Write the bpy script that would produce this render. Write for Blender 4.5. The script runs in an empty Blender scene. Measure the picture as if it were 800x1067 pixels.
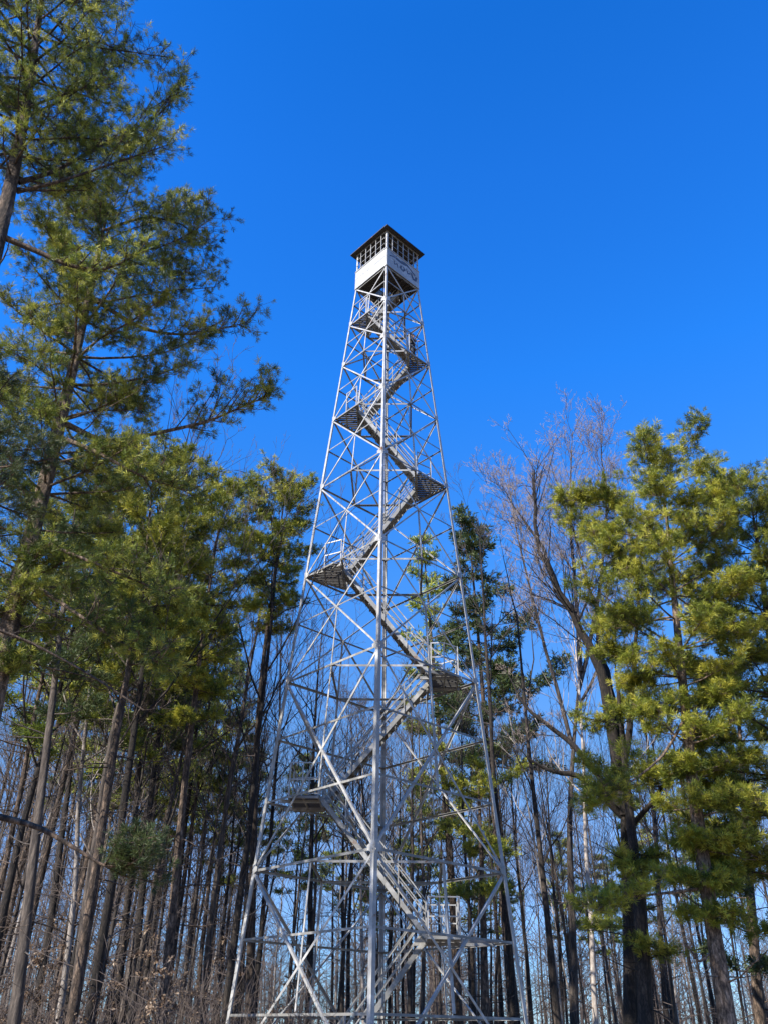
import bpy, bmesh, math, random
import numpy as np
from mathutils import Vector, Matrix
PI = math.pi
sc = bpy.context.scene
COL = sc.collection

# ------------------------------------------------------------------ camera
PITCH = math.radians(32.38); ROLL = math.radians(0.80); FPX = 860.0
R0 = Vector((1, 0, 0)); U0 = Vector((0, -math.sin(PITCH), math.cos(PITCH))); FW = Vector((0, math.cos(PITCH), math.sin(PITCH)))
CR = math.cos(ROLL) * R0 + math.sin(ROLL) * U0
CU = math.cos(ROLL) * U0 - math.sin(ROLL) * R0
EYE = Vector((0, 0, 1.6))
cd = bpy.data.cameras.new('camera'); cam = bpy.data.objects.new('camera', cd); COL.objects.link(cam)
M = Matrix((CR, CU, -FW)).transposed().to_4x4(); M.translation = EYE
cam.matrix_world = M
cd.sensor_fit = 'VERTICAL'; cd.sensor_height = 36; cd.sensor_width = 27; cd.lens = FPX / 1067 * 36
cd.clip_start = 0.1; cd.clip_end = 5000
sc.camera = cam

# ------------------------------------------------------------------ sky and sun
SUN_DIR = Vector((-0.74, -0.67, 0)).normalized(); SUN_EL = math.radians(37)
wd = bpy.data.worlds.new('World'); sc.world = wd; wd.use_nodes = True
nt = wd.node_tree; nt.nodes.clear()
sky = nt.nodes.new('ShaderNodeTexSky'); sky.sky_type = 'NISHITA'; sky.sun_disc = False
sky.sun_elevation = SUN_EL; sky.sun_rotation = math.atan2(SUN_DIR.x, SUN_DIR.y)
sky.altitude = 300; sky.air_density = 1.0; sky.dust_density = 0.0; sky.ozone_density = 3.0
bg = nt.nodes.new('ShaderNodeBackground'); bg.inputs['Strength'].default_value = 0.100
wo = nt.nodes.new('ShaderNodeOutputWorld')
# colour of the clear winter sky by height above the horizon: deep azure overhead, paler low down
tc_ = nt.nodes.new('ShaderNodeTexCoord'); sx_ = nt.nodes.new('ShaderNodeSeparateXYZ'); nt.links.new(tc_.outputs['Generated'], sx_.inputs[0])
cr_ = nt.nodes.new('ShaderNodeValToRGB'); nt.links.new(sx_.outputs['Z'], cr_.inputs[0]); el_ = cr_.color_ramp.elements
SK = [(.0, (.34,.52,.85)), (.07, (.36,.55,.88)), (.16, (.50,.62,.88)), (.26, (.53,.73,.94)), (.47, (.36,1.0,1.65)), (.66, (.17,1.07,2.15)), (.81, (.13,.97,2.1)), (.89, (.09,.89,1.95))]
el_[0].position = SK[0][0]; el_[0].color = (*[c / 2.5 for c in SK[0][1]], 1); el_[1].position = SK[1][0]; el_[1].color = (*[c / 2.5 for c in SK[1][1]], 1)
for p_, c_ in SK[2:]:
    e_ = el_.new(p_); e_.color = (*[v / 2.5 for v in c_], 1)
tn = nt.nodes.new('ShaderNodeVectorMath'); tn.operation = 'MULTIPLY'; t2 = nt.nodes.new('ShaderNodeVectorMath'); t2.operation = 'SCALE'; t2.inputs['Scale'].default_value = 2.5
nt.links.new(sky.outputs[0], tn.inputs[0]); nt.links.new(cr_.outputs[0], tn.inputs[1]); nt.links.new(tn.outputs[0], t2.inputs[0]); nt.links.new(t2.outputs[0], bg.inputs['Color']); nt.links.new(bg.outputs[0], wo.inputs['Surface'])
sl = bpy.data.lights.new('sun', 'SUN'); sl.energy = 5.0; sl.angle = math.radians(0.5); sl.color = (1.0, 0.94, 0.84)
so = bpy.data.objects.new('sun', sl); COL.objects.link(so)
sv = Vector((SUN_DIR.x * math.cos(SUN_EL), SUN_DIR.y * math.cos(SUN_EL), math.sin(SUN_EL)))
so.rotation_euler = sv.to_track_quat('Z', 'Y').to_euler(); so.location = sv * 60
sc.view_settings.view_transform = 'Standard'; sc.view_settings.look = 'None'
sc.view_settings.exposure = 0.9; sc.view_settings.gamma = 1; sc.view_settings.use_curve_mapping = False
sc.cycles.max_bounces = 5; sc.cycles.diffuse_bounces = 2; sc.cycles.transparent_max_bounces = 4

# ------------------------------------------------------------------ pixel helpers (photo is 800 x 1067)
def ray(px, py):
    return (FW + CR * ((px - 400) / FPX) - CU * ((py - 533.5) / FPX)).normalized()
def P(px, py, d):
    """point seen at a photo pixel, d metres away along the ground"""
    r = ray(px, py); t = d / math.hypot(r.x, r.y)
    return EYE + r * t
def slant_m_per_px(px, py, d):
    p = P(px, py, d); return (p - EYE).dot(FW) / FPX

# ------------------------------------------------------------------ object helpers
def tag(o, label=None, cat=None, group=None, kind=None):
    if label: o['label'] = label
    if cat: o['category'] = cat
    if group: o['group'] = group
    if kind: o['kind'] = kind
    return o
def empty(name, loc=(0, 0, 0), rz=0.0):
    o = bpy.data.objects.new(name, None); COL.objects.link(o); o.location = loc; o.rotation_euler = (0, 0, rz)
    o.empty_display_size = 0.3
    return o
def link_mesh(name, me, mat=None, parent=None):
    o = bpy.data.objects.new(name, me); COL.objects.link(o)
    if mat is not None and len(me.materials) == 0: me.materials.append(mat)
    if parent: o.parent = parent
    return o
def np_mesh(name, V, F, n, smooth=False, tint=None):
    """V (k,3) vertices, F (m,n) faces, all n-gons of the same size"""
    V = np.asarray(V, np.float32); F = np.asarray(F, np.int32)
    me = bpy.data.meshes.new(name)
    me.vertices.add(len(V)); me.vertices.foreach_set('co', V.ravel())
    me.loops.add(F.size); me.loops.foreach_set('vertex_index', F.ravel())
    me.polygons.add(len(F)); me.polygons.foreach_set('loop_start', np.arange(0, F.size, n, dtype=np.int32))
    if smooth: me.polygons.foreach_set('use_smooth', np.ones(len(F), bool))
    if tint is not None:
        a = me.attributes.new('tint', 'FLOAT', 'POINT'); a.data.foreach_set('value', np.asarray(tint, np.float32))
    me.update(calc_edges=True)
    return me
class MB:
    """collects boxes, bars, prisms for one mesh"""
    def __init__(s): s.v = []; s.f = []
    def add(s, vs, fs):
        b = len(s.v); s.v += [tuple(v) for v in vs]; s.f += [tuple(i + b for i in f) for f in fs]
    def box(s, x0, y0, z0, x1, y1, z1):
        s.add([(x0,y0,z0),(x1,y0,z0),(x1,y1,z0),(x0,y1,z0),(x0,y0,z1),(x1,y0,z1),(x1,y1,z1),(x0,y1,z1)],
              [(0,3,2,1),(4,5,6,7),(0,1,5,4),(1,2,6,5),(2,3,7,6),(3,0,4,7)])
    def prism(s, prof, p0, A, B, axis):
        """profile [(a,b)] in directions A,B extruded from p0 by axis"""
        n = len(prof); v0 = [p0 + A * a + B * b for a, b in prof]; v1 = [v + axis for v in v0]
        s.add(v0 + v1, [tuple(range(n))[::-1], tuple(range(n, 2 * n))] + [(i, (i + 1) % n, n + (i + 1) % n, n + i) for i in range(n)])
    def angle(s, p0, p1, w, t, A, B):
        """steel angle from p0 to p1; flanges of width w along A and B"""
        p0 = Vector(p0); p1 = Vector(p1); ax = p1 - p0; d = ax.normalized()
        A = Vector(A); A = (A - d * A.dot(d)).normalized()
        B = Vector(B); B = (B - d * B.dot(d)); B = (B - A * B.dot(A)).normalized()
        s.prism([(0,0),(w,0),(w,t),(t,t),(t,w),(0,w)], p0, A, B, ax)
    def bar(s, p0, p1, w, h, up=(0, 0, 1)):
        p0 = Vector(p0); p1 = Vector(p1); ax = p1 - p0; d = ax.normalized(); up = Vector(up)
        if abs(d.dot(up)) > .98: up = Vector((1, 0, 0))
        A = d.cross(up).normalized(); B = A.cross(d)
        s.prism([(-w/2,-h/2),(w/2,-h/2),(w/2,h/2),(-w/2,h/2)], p0, A, B, ax)
    def rod(s, p0, p1, r, n=6):
        p0 = Vector(p0); p1 = Vector(p1); ax = p1 - p0; d = ax.normalized(); up = Vector((0, 0, 1)) if abs(d.z) < .9 else Vector((1, 0, 0))
        A = d.cross(up).normalized(); B = A.cross(d)
        s.prism([(r * math.cos(2*PI*i/n), r * math.sin(2*PI*i/n)) for i in range(n)], p0, A, B, ax)
    def build(s, name, mat, parent=None):
        me = bpy.data.meshes.new(name); me.from_pydata(s.v, [], s.f); me.update()
        bm = bmesh.new(); bm.from_mesh(me); bmesh.ops.recalc_face_normals(bm, faces=bm.faces); bm.to_mesh(me); bm.free()
        return link_mesh(name, me, mat, parent)

# ------------------------------------------------------------------ materials
def new_mat(name, col=(.5,.5,.5), rough=.7, metal=0.0):
    m = bpy.data.materials.new(name); m.use_nodes = True
    b = m.node_tree.nodes['Principled BSDF']; b.inputs['Base Color'].default_value = (*col, 1)
    b.inputs['Roughness'].default_value = rough; b.inputs['Metallic'].default_value = metal
    return m, m.node_tree, b
def ramp(nt, stops, fac):
    r = nt.nodes.new('ShaderNodeValToRGB'); e = r.color_ramp.elements
    while len(e) > 1: e.remove(e[-1])
    e[0].position = stops[0][0]; e[0].color = (*stops[0][1], 1)
    for p, c in stops[1:]:
        k = e.new(p); k.color = (*c, 1)
    nt.links.new(fac, r.inputs[0]); return r.outputs[0]
def noise(nt, scale, detail=4, rough=.6, stretch=None, coord='Object'):
    tc = nt.nodes.new('ShaderNodeTexCoord'); n = nt.nodes.new('ShaderNodeTexNoise')
    n.inputs['Scale'].default_value = scale; n.inputs['Detail'].default_value = detail; n.inputs['Roughness'].default_value = rough
    if stretch:
        mp = nt.nodes.new('ShaderNodeMapping'); mp.inputs['Scale'].default_value = stretch
        nt.links.new(tc.outputs[coord], mp.inputs[0]); nt.links.new(mp.outputs[0], n.inputs['Vector'])
    else: nt.links.new(tc.outputs[coord], n.inputs['Vector'])
    return n.outputs['Fac']
def steel(name, a, b, rust=(.20,.10,.05), lo=.33):
    m, nt, p = new_mat(name, rough=.5)
    f = noise(nt, 2.2, 6, .7)
    c = ramp(nt, [(lo - .03, rust), (lo + .04, a), (.5, a), (.62, b)], f)
    nt.links.new(c, p.inputs['Base Color']); p.inputs['Metallic'].default_value = .25
    f2 = noise(nt, 9, 3); r = nt.nodes.new('ShaderNodeMapRange'); r.inputs['To Min'].default_value = .38; r.inputs['To Max'].default_value = .68
    nt.links.new(f2, r.inputs[0]); nt.links.new(r.outputs[0], p.inputs['Roughness'])
    return m
M_steel = steel('galvanised steel', (.35,.345,.33), (.50,.495,.48), lo=.34)
M_steel2 = steel('weathered galvanised steel', (.23,.225,.21), (.38,.375,.36), rust=(.19,.12,.08), lo=.33)
M_tread = steel('worn stair steel', (.2,.195,.18), (.33,.32,.30), rust=(.12,.07,.04), lo=.4)
M_cab = steel('white painted sheet steel', (.34,.34,.325), (.45,.45,.43), rust=(.24,.20,.15), lo=.3)
M_roof = steel('dark roof sheet', (.028,.028,.03), (.05,.05,.052), rust=(.10,.05,.03), lo=.4)
M_soffit, nt_, p_ = new_mat('dark brown ceiling boards', (.05,.04,.03), .8)
nt_.links.new(ramp(nt_, [(.35, (.016,.015,.015)), (.7, (.045,.036,.03))], noise(nt_, 6, 4, .6, (1, 9, 1))), p_.inputs['Base Color'])
M_plank, nt_, p_ = new_mat('weathered grey planks', (.2,.18,.16), .85)
nt_.links.new(ramp(nt_, [(.3, (.05,.05,.05)), (.7, (.13,.125,.118))], noise(nt_, 5, 5, .7, (.3, 8, 8))), p_.inputs['Base Color'])
M_graf, _, _ = new_mat('dark grey spray paint', (.07,.07,.085), .5)
M_conc, nt_, p_ = new_mat('footing concrete', (.4,.39,.36), .9)
nt_.links.new(ramp(nt_, [(.3, (.26,.25,.23)), (.7, (.45,.44,.41))], noise(nt_, 7, 6)), p_.inputs['Base Color'])

def bark(name, a, b, c, sx=9.0, sz=1.6, bump=.5, plates=0):
    m, nt, p = new_mat(name, rough=.92)
    oi = nt.nodes.new('ShaderNodeObjectInfo')
    f = noise(nt, 1.0, 8, .75, (sx, sx, sz))
    col = ramp(nt, [(.34, a), (.5, b), (.68, c)], f)
    f2 = noise(nt, .5, 3, .5, (1, 1, .35))
    mix = nt.nodes.new('ShaderNodeMixRGB'); mix.blend_type = 'MULTIPLY'; mix.inputs['Fac'].default_value = .6
    nt.links.new(col, mix.inputs['Color1']); nt.links.new(ramp(nt, [(.3, (.55,.52,.5)), (.65, (1.1,1.08,1.05))], f2), mix.inputs['Color2'])
    if plates:
        tc = nt.nodes.new('ShaderNodeTexCoord'); mp = nt.nodes.new('ShaderNodeMapping'); mp.inputs['Scale'].default_value = (plates, plates, plates * .38)
        wn = nt.nodes.new('ShaderNodeTexNoise'); wn.inputs['Scale'].default_value = 3; ad = nt.nodes.new('ShaderNodeVectorMath'); ad.operation = 'MULTIPLY_ADD'; ad.inputs[1].default_value = (.9, .9, .9)
        vo = nt.nodes.new('ShaderNodeTexVoronoi'); vo.feature = 'DISTANCE_TO_EDGE'; vo.inputs['Scale'].default_value = 1
        nt.links.new(tc.outputs['Object'], mp.inputs[0]); nt.links.new(mp.outputs[0], wn.inputs['Vector']); nt.links.new(wn.outputs['Color'], ad.inputs[0]); nt.links.new(mp.outputs[0], ad.inputs[2]); nt.links.new(ad.outputs[0], vo.inputs['Vector'])
        m3 = nt.nodes.new('ShaderNodeMixRGB'); m3.blend_type = 'MULTIPLY'; m3.inputs['Fac'].default_value = .85
        nt.links.new(mix.outputs[0], m3.inputs['Color1']); nt.links.new(ramp(nt, [(.0, (.22,.2,.18)), (.10, (.7,.68,.66)), (.25, (1.25,1.2,1.15))], vo.outputs['Distance']), m3.inputs['Color2']); mix = m3
    hsv = nt.nodes.new('ShaderNodeHueSaturation'); mr = nt.nodes.new('ShaderNodeMapRange')
    mr.inputs['To Min'].default_value = .65; mr.inputs['To Max'].default_value = 1.35
    nt.links.new(oi.outputs['Random'], mr.inputs[0]); nt.links.new(mr.outputs[0], hsv.inputs['Value'])
    nt.links.new(mix.outputs[0], hsv.inputs['Color']); nt.links.new(hsv.outputs[0], p.inputs['Base Color'])
    bp = nt.nodes.new('ShaderNodeBump'); bp.inputs['Strength'].default_value = bump; bp.inputs['Distance'].default_value = .09
    nt.links.new(f, bp.inputs['Height']); nt.links.new(bp.outputs[0], p.inputs['Normal'])
    return m
M_pbark = bark('pine bark', (.018,.014,.011), (.095,.068,.05), (.28,.21,.155), 11, 3.2, .8, 9)
M_pbark2 = bark('pale scaly pine bark', (.04,.03,.024), (.20,.145,.105), (.48,.38,.29), 9, 4.0, .9, 8)
M_obark = bark('grey brown bark', (.012,.010,.009), (.06,.048,.04), (.19,.155,.125), 12, 1.6)
M_dbark = bark('dark oak bark', (.008,.007,.006), (.028,.022,.018), (.09,.07,.055), 12, 1.6, .6, 12)
M_lbark = bark('pale grey bark', (.14,.12,.105), (.30,.265,.235), (.50,.45,.40), 6, 2.4, .3)
M_twig, nt_, p_ = new_mat('fine grey twigs', (.11,.085,.072), .9)
M_ptwig, nt_, p_ = new_mat('pinkish buds and twigs', (.27,.215,.185), .9)

def foliage(name, dark, mid, light, trans=.3):
    m = bpy.data.materials.new(name); m.use_nodes = True; nt = m.node_tree; nt.nodes.clear()
    out = nt.nodes.new('ShaderNodeOutputMaterial')
    at = nt.nodes.new('ShaderNodeAttribute'); at.attribute_name = 'tint'
    oi = nt.nodes.new('ShaderNodeObjectInfo')
    col = ramp(nt, [(0, dark), (.5, mid), (1, light)], at.outputs['Fac'])
    hsv = nt.nodes.new('ShaderNodeHueSaturation'); mr = nt.nodes.new('ShaderNodeMapRange')
    mr.inputs['To Min'].default_value = .85; mr.inputs['To Max'].default_value = 1.15
    nt.links.new(oi.outputs['Random'], mr.inputs[0]); nt.links.new(mr.outputs[0], hsv.inputs['Value']); nt.links.new(col, hsv.inputs['Color'])
    d = nt.nodes.new('ShaderNodeBsdfPrincipled'); d.inputs['Roughness'].default_value = .5
    d.inputs['Specular IOR Level'].default_value = .35
    t = nt.nodes.new('ShaderNodeBsdfTranslucent'); mx = nt.nodes.new('ShaderNodeMixShader'); mx.inputs[0].default_value = trans
    nt.links.new(hsv.outputs[0], d.inputs['Base Color']); nt.links.new(hsv.outputs[0], t.inputs['Color'])
    nt.links.new(d.outputs[0], mx.inputs[1]); nt.links.new(t.outputs[0], mx.inputs[2]); nt.links.new(mx.outputs[0], out.inputs['Surface'])
    return m
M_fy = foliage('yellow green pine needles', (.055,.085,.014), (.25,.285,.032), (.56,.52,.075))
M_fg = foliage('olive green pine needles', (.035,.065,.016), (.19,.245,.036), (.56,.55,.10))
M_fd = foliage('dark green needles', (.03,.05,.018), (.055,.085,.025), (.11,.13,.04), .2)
M_leaf = foliage('dry brown leaves', (.10,.06,.04), (.20,.135,.085), (.34,.25,.17), .25)
M_litter, nt_, p_ = new_mat('leaf litter ground', (.2,.14,.09), .95)
mxl = nt_.nodes.new('ShaderNodeMixRGB')
nt_.links.new(ramp(nt_, [(.3, (.10,.065,.04)), (.5, (.24,.16,.10)), (.7, (.38,.28,.19))], noise(nt_, 6, 10, .8)), mxl.inputs['Color1'])
nt_.links.new(ramp(nt_, [(.4, (.17,.14,.07)), (.6, (.22,.18,.10))], noise(nt_, 3, 8, .7)), mxl.inputs['Color2'])
nt_.links.new(noise(nt_, .05, 4), mxl.inputs['Fac']); nt_.links.new(mxl.outputs[0], p_.inputs['Base Color'])

# ------------------------------------------------------------------ ground
def ground_h(x, y):
    r = math.hypot(x, y - 20)
    s = min(1, max(0, (r - 22) / 60)); s = s * s * (3 - 2 * s)
    return s * (1.8 * math.exp(-((x + 55) / 45) ** 2) * (1 if y > 0 else .3) - 1.2 * (1 if x > 10 else 0) * min(1, max(0, (x - 10) / 30))) + .05 * math.sin(x * .7) * math.sin(y * .5) * min(1, r / 12)
gv = []; gf = []
rs = [0, 3, 6, 9, 12, 16, 20, 25, 30, 36, 43, 52, 62, 75, 90, 120, 170, 260, 420, 800, 1600, 3200]; NS = 72
for i, r in enumerate(rs):
    for k in range(NS):
        a = 2 * PI * k / NS; x = r * math.cos(a); y = 20 + r * math.sin(a); gv.append((x, y, ground_h(x, y)))
for i in range(len(rs) - 1):
    for k in range(NS):
        a0 = i * NS + k; a1 = i * NS + (k + 1) % NS
        gf.append((a0, a1, a1 + NS, a0 + NS))
gme = bpy.data.meshes.new('ground'); gme.from_pydata(gv, [], gf); gme.update()
bm = bmesh.new(); bm.from_mesh(gme); bmesh.ops.remove_doubles(bm, verts=bm.verts, dist=.001); bmesh.ops.recalc_face_normals(bm, faces=bm.faces)
for f in bm.faces:
    f.smooth = True
bm.to_mesh(gme); bm.free()
if gme.polygons[100].normal.z < 0: gme.flip_normals()
tag(link_mesh('ground', gme, M_litter), kind='structure')

# ------------------------------------------------------------------ the fire tower
TX, TY = -0.01, 28.04; YAW = math.radians(-1.9)
tower = empty('fire_tower', (TX, TY, 0), YAW)
tag(tower, 'tall steel lattice fire tower with zigzag stairs and a white cab on top', 'fire tower')
def ha(z): return 4.39 - .0941 * (z - 1.6)          # half diagonal of the leg square at height z
CN = {'N': Vector((0, -1, 0)), 'R': Vector((1, 0, 0)), 'F': Vector((0, 1, 0)), 'L': Vector((-1, 0, 0))}
ORDER = ['N', 'R', 'F', 'L']
def corner(c, z): return CN[c] * ha(z) + Vector((0, 0, z))
ZN = [0.12, 5.98, 12.22, 16.45, 20.57, 24.10, 27.25, 29.79, 32.23]      # panel nodes
FLOOR = 32.23
WT = .0
# legs: angle section, vertex outward
for c in ORDER:
    i = ORDER.index(c); A = CN[ORDER[(i + 1) % 4]] - CN[c]; B = CN[ORDER[(i - 1) % 4]] - CN[c]
    m = MB()
    for z0, z1, w in ((0.1, 12.3, .135), (12.3, 24.2, .112), (24.2, 34.35, .088)):
        zz0, zz1 = z0, z1
        if z1 > 34:
            m.angle(corner(c, z0), corner(c, FLOOR), w, .018, A, B)
            m.angle(corner(c, FLOOR), corner(c, FLOOR) + Vector((0, 0, 2.45)), w, .018, A, B)
        else: m.angle(corner(c, z0), corner(c, z1 + .02), w, .018, A, B)
    for z in ZN[1:-1]:   # gusset plates at the nodes
        p = corner(c, z)
        for D in (A, B):
            D = D.normalized(); nrm = D.cross(Vector((0, 0, 1))).normalized()
            if nrm.dot(CN[c]) < 0: nrm = -nrm
            q = p + nrm * .012
            m.prism([(0.02, -.16), (.26, -.06), (.26, .06), (.02, .16)], q, D, Vector((0, 0, 1)), nrm * .008)
    m.build('leg', M_steel, tower)
    m = MB(); p = corner(c, 0); m.box(p.x - .42, p.y - .42, -.3, p.x + .42, p.y + .42, .1); m.build('footing', M_conc, tower)
def lerp(a, b, t): return a + (b - a) * t
faces = [('L', 'N'), ('N', 'R'), ('R', 'F'), ('F', 'L')]
for fa, fb in faces:
    out = (CN[fa] + CN[fb]).normalized(); inn = -out; ins = inn * .02
    def girt(z, w=.075, t0=0, t1=1, name='girt', mat=M_steel2):
        m = MB(); a = corner(fa, z) + ins; b = corner(fb, z) + ins
        m.angle(lerp(a, b, t0), lerp(a, b, t1), w, .009, Vector((0, 0, -1)), inn); return m.build(name, mat, tower)
    def brace(p0, p1, w=.065, off=.03, name='diagonal_brace', mat=M_steel):
        m = MB(); o = inn * off
        d = (p1 - p0).normalized(); q = out.cross(d); q = q if q.z < 0 else -q
        m.angle(p0 + o, p1 + o, w, .008, q, inn); m.build(name, mat, tower)
    for i in range(len(ZN) - 1):
        z0, z1 = ZN[i], ZN[i + 1]
        a0, b0, a1, b1 = corner(fa, z0), corner(fb, z0), corner(fa, z1), corner(fb, z1)
        big = i < 2; w = .075 if big else .055
        brace(a1, b0, w, .012); brace(b1, a0, w, .034)
        t = ha(z1) / (ha(z0) + ha(z1)); zc = lerp(z1, z0, t)      # crossing height
        zc = z1 + (z0 - z1) * (ha(z1) / (ha(z0) + ha(z1)))
        if i > 0: girt(z0, .075 if big or i == 2 else .06)
        if big:
            girt(z0 + (z1 - z0) / 3, .065); girt(z0 + 2 * (z1 - z0) / 3, .065)
            mid = (corner(fa, z1) + corner(fb, z1)) / 2; zz = z0 + (z1 - z0) / 3 + .04
            mid2 = (corner(fa, zz) + corner(fb, zz)) / 2
            brace(mid2, mid, .065, .05, 'hanger')
        else:
            girt(zc, .045)
            mid = (a0 + b0) / 2; cr = (corner(fa, zc) + corner(fb, zc)) / 2
            brace(mid, cr, .05, .05, 'hanger')
    girt(FLOOR - .03, .12)
# inner ties between girt midpoints
def midp(f, z): return (corner(f[0], z) + corner(f[1], z)) / 2
for z in ZN[1:-1]:
    for k in range(4):
        p = midp(faces[k], z); q = midp(faces[(k + 1) % 4], z)
        d = (q - p).normalized(); m = MB(); inn = Vector((0, 0, z)) - (p + q) / 2; inn.z = 0
        m.angle(p + d * .03 + Vector((0, 0, -.02)), q - d * .03 + Vector((0, 0, -.02)), .07, .009, Vector((0, 0, -1)), inn)
        m.build('tie_beam', M_steel2, tower)
# landings, alternating left and right
LAND = [(29.79, -1), (27.25, 1), (24.10, -1), (20.57, 1), (16.45, -1), (12.22, 1), (8.02, -1), (4.05, 1)]
def inner_x(z):
    return {4.05: 1.45, 8.02: 1.88}.get(z, ha(z) / 2)
def landing(z, s):
    a = ha(z) - .12; xi = inner_x(z); wid = (a - xi) if z > 13 else 1.05
    rect = z < 8.5
    def hd(x):                                     # half depth (y) of the landing at x
        return min(a - x, 1.0) if not rect else .95
    m = MB(); n = 14 if z > 20 else 16; ymax = hd(xi); st = 2 * ymax / n
    for k in range(n):
        y = -ymax + (k + .5) * st
        xe = xi + wid if rect else min(xi + wid, a - abs(y) - .02)
        if xe - xi < .08: continue
        xs = sorted((s * xi, s * xe)); m.box(xs[0], y - st * .31, z + .022, xs[1], y + st * .31, z + .055)
    p = m.build('landing', M_plank, tower)
    m = MB()
    xe = xi + wid - .06
    for x in (xi + .03, xi + wid * .5, xe):
        h = hd(min(x, a)); 
        if h > .1: m.bar((s * x, -h, z - .02), (s * x, h, z - .02), .05, .08)
    m.bar((s * (xi + .03), -hd(xi), z - .02), (s * xe, -max(.04, hd(xe)), z - .02), .05, .078)
    m.bar((s * (xi + .03), hd(xi), z - .02), (s * xe, max(.04, hd(xe)), z - .02), .05, .078)
    if rect or z == 12.22:                          # bearers out to the girts
        for y in (-.55, .55): m.bar((s * (xi - .35), y, z - .06), (s * (ha(z) - abs(y) - .05), y, z - .06), .06, .1)
    m.build('landing_frame', M_steel2, p)
    # guard rail round the outside
    m = MB(); pts = []
    if rect: pts = [(xi + .05, -.92), (xi + wid * .55, -.92), (xe, -.92), (xe, 0), (xe, .92), (xi + wid * .55, .92), (xi + .05, .92)]
    elif wid < (a - xi) - .2: pts = [(xi + .05, -hd(xi) + .05), (xi + .5, -hd(xi + .5) + .04), (xe, -hd(xe)), (xe, hd(xe)), (xi + .5, hd(xi + .5) - .04), (xi + .05, hd(xi) - .05)]
    else: pts = [(xi + .05, -hd(xi) + .04), (xi + wid * .5, -hd(xi + wid * .5) + .04), (xi + wid * .5, hd(xi + wid * .5) - .04), (xi + .05, hd(xi) - .04)]
    for x, y in pts: m.bar((s * x, y, z + .03), (s * x, y, z + 1.1), .04, .04)
    for (x0, y0), (x1, y1) in zip(pts, pts[1:]):
        for dz in (.55, 1.08): m.bar((s * x0, y0, z + dz), (s * x1, y1, z + dz), .028, .036)
    m.build('guard_rail', M_steel, p)
ntread = [0]; extra_treads = MB()
def flight(zt, xt, zb, xb, yc, w=.66):
    """stairs from the upper landing (zt, xt) down to (zb, xb)"""
    top = Vector((xt, yc, zt)); bot = Vector((xb, yc, zb)); d = (bot - top); L = d.length; u = d.normalized()
    f = MB(); A = Vector((0, 1, 0)); B = u.cross(A).normalized(); B = B if B.z > 0 else -B
    # part object: the pair of stringers tied by cross bars
    for s in (-1, 1):
        f.prism([(-.008, -.07), (.008, -.07), (.008, .07), (-.008, .07)], top + A * (s * w / 2), A, B, d)
        f.prism([(0, -.07), (-s * .04, -.07), (-s * .04, -.06), (0, -.06)], top + A * (s * w / 2), A, B, d)
        f.prism([(0, .061), (-s * .04, .061), (-s * .04, .07), (0, .07)], top + A * (s * w / 2), A, B, d)
    for t in (.02, .35, .68, .98): f.bar(top + d * t - A * w / 2 - B * .1, top + d * t + A * w / 2 - B * .1, .04, .03)
    st = f.build('stair_flight', M_steel2, tower)
    n = max(6, int(round(abs(zt - zb) / .262))); sx = 1 if xb > xt else -1
    for k in range(1, n):
        t = k / n; c = top + d * t
        tgt = extra_treads if ntread[0] >= 100 else MB()
        x0, x1 = sorted((c.x - sx * .11, c.x + sx * .11))
        tgt.box(x0, yc - w / 2 + .012, c.z - .012, x1, yc + w / 2 - .012, c.z + .014)
        tgt.box(x0, yc - w / 2 + .012, c.z - .045, x0 + .01, yc + w / 2 - .012, c.z - .012)
        if tgt is not extra_treads: tgt.build('tread', M_tread, st); ntread[0] += 1
    for s in (-1, 1):
        r = MB(); y = A * (s * (w / 2 + .03)); up = Vector((0, 0, 1))
        npost = max(3, int(L / 1.15)); 
        for k in range(npost + 1):
            b = top + d * (k / npost) + y; r.bar(b - up * .12, b + up * .98, .034, .034)
        for dz in (.98, .66, .34): r.bar(top + y + up * dz, bot + y + up * dz, .028, .034)
        r.build('handrail', M_steel2, st)
for z, s in LAND: landing(z, s)
seq = LAND + [(.05, -1)]
for k in range(len(seq) - 1, 0, -1):      # lowest flights first: they show largest
    (zt, s), (zb, sb) = seq[k - 1], seq[k]
    xb = sb * (1.75 if zb < 1 else inner_x(zb)); xt = s * inner_x(zt)
    flight(zt + .03, xt, zb + .03, xb, -.4 if s < 0 else .4)
flight(FLOOR + .02, .62, 29.82, -inner_x(29.79), .4, .6)
ex = extra_treads.build('tread', M_tread, tower); tag(ex, kind='stuff')
# ---- cab
hc = ha(FLOOR); hs_ = hc / math.sqrt(2) + .02       # half side
cabM = Matrix.Rotation(math.radians(45), 4, 'Z')
SILL = 33.36; TOPC = 34.62
def cab_part(mb, name, mat, parent=None, rot=0):
    o = mb.build(name, mat, parent or tower)
    if parent is None: o.matrix_local = Matrix.Translation((0, 0, FLOOR)) @ Matrix.Rotation(rot + math.radians(45), 4, 'Z')
    return o
m = MB(); n = 13
for k in range(n):
    y = -hs_ + .04 + (k + .5) * (2 * hs_ - .08) / n
    m.box(-hs_ + .04, y - .075, -.02, (hs_ - .04) if y < .1 else -.2 if y < .75 else hs_ - .04, y + .075, .03)
for x in (-hs_ + .12, -.45, .1, .5, hs_ - .12): m.box(x - .03, -hs_ + .05, -.13, x + .03, hs_ - .05, -.022)
cab_part(m, 'cab_floor', M_soffit)
HS = SILL - FLOOR; HT = TOPC - FLOOR
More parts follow.
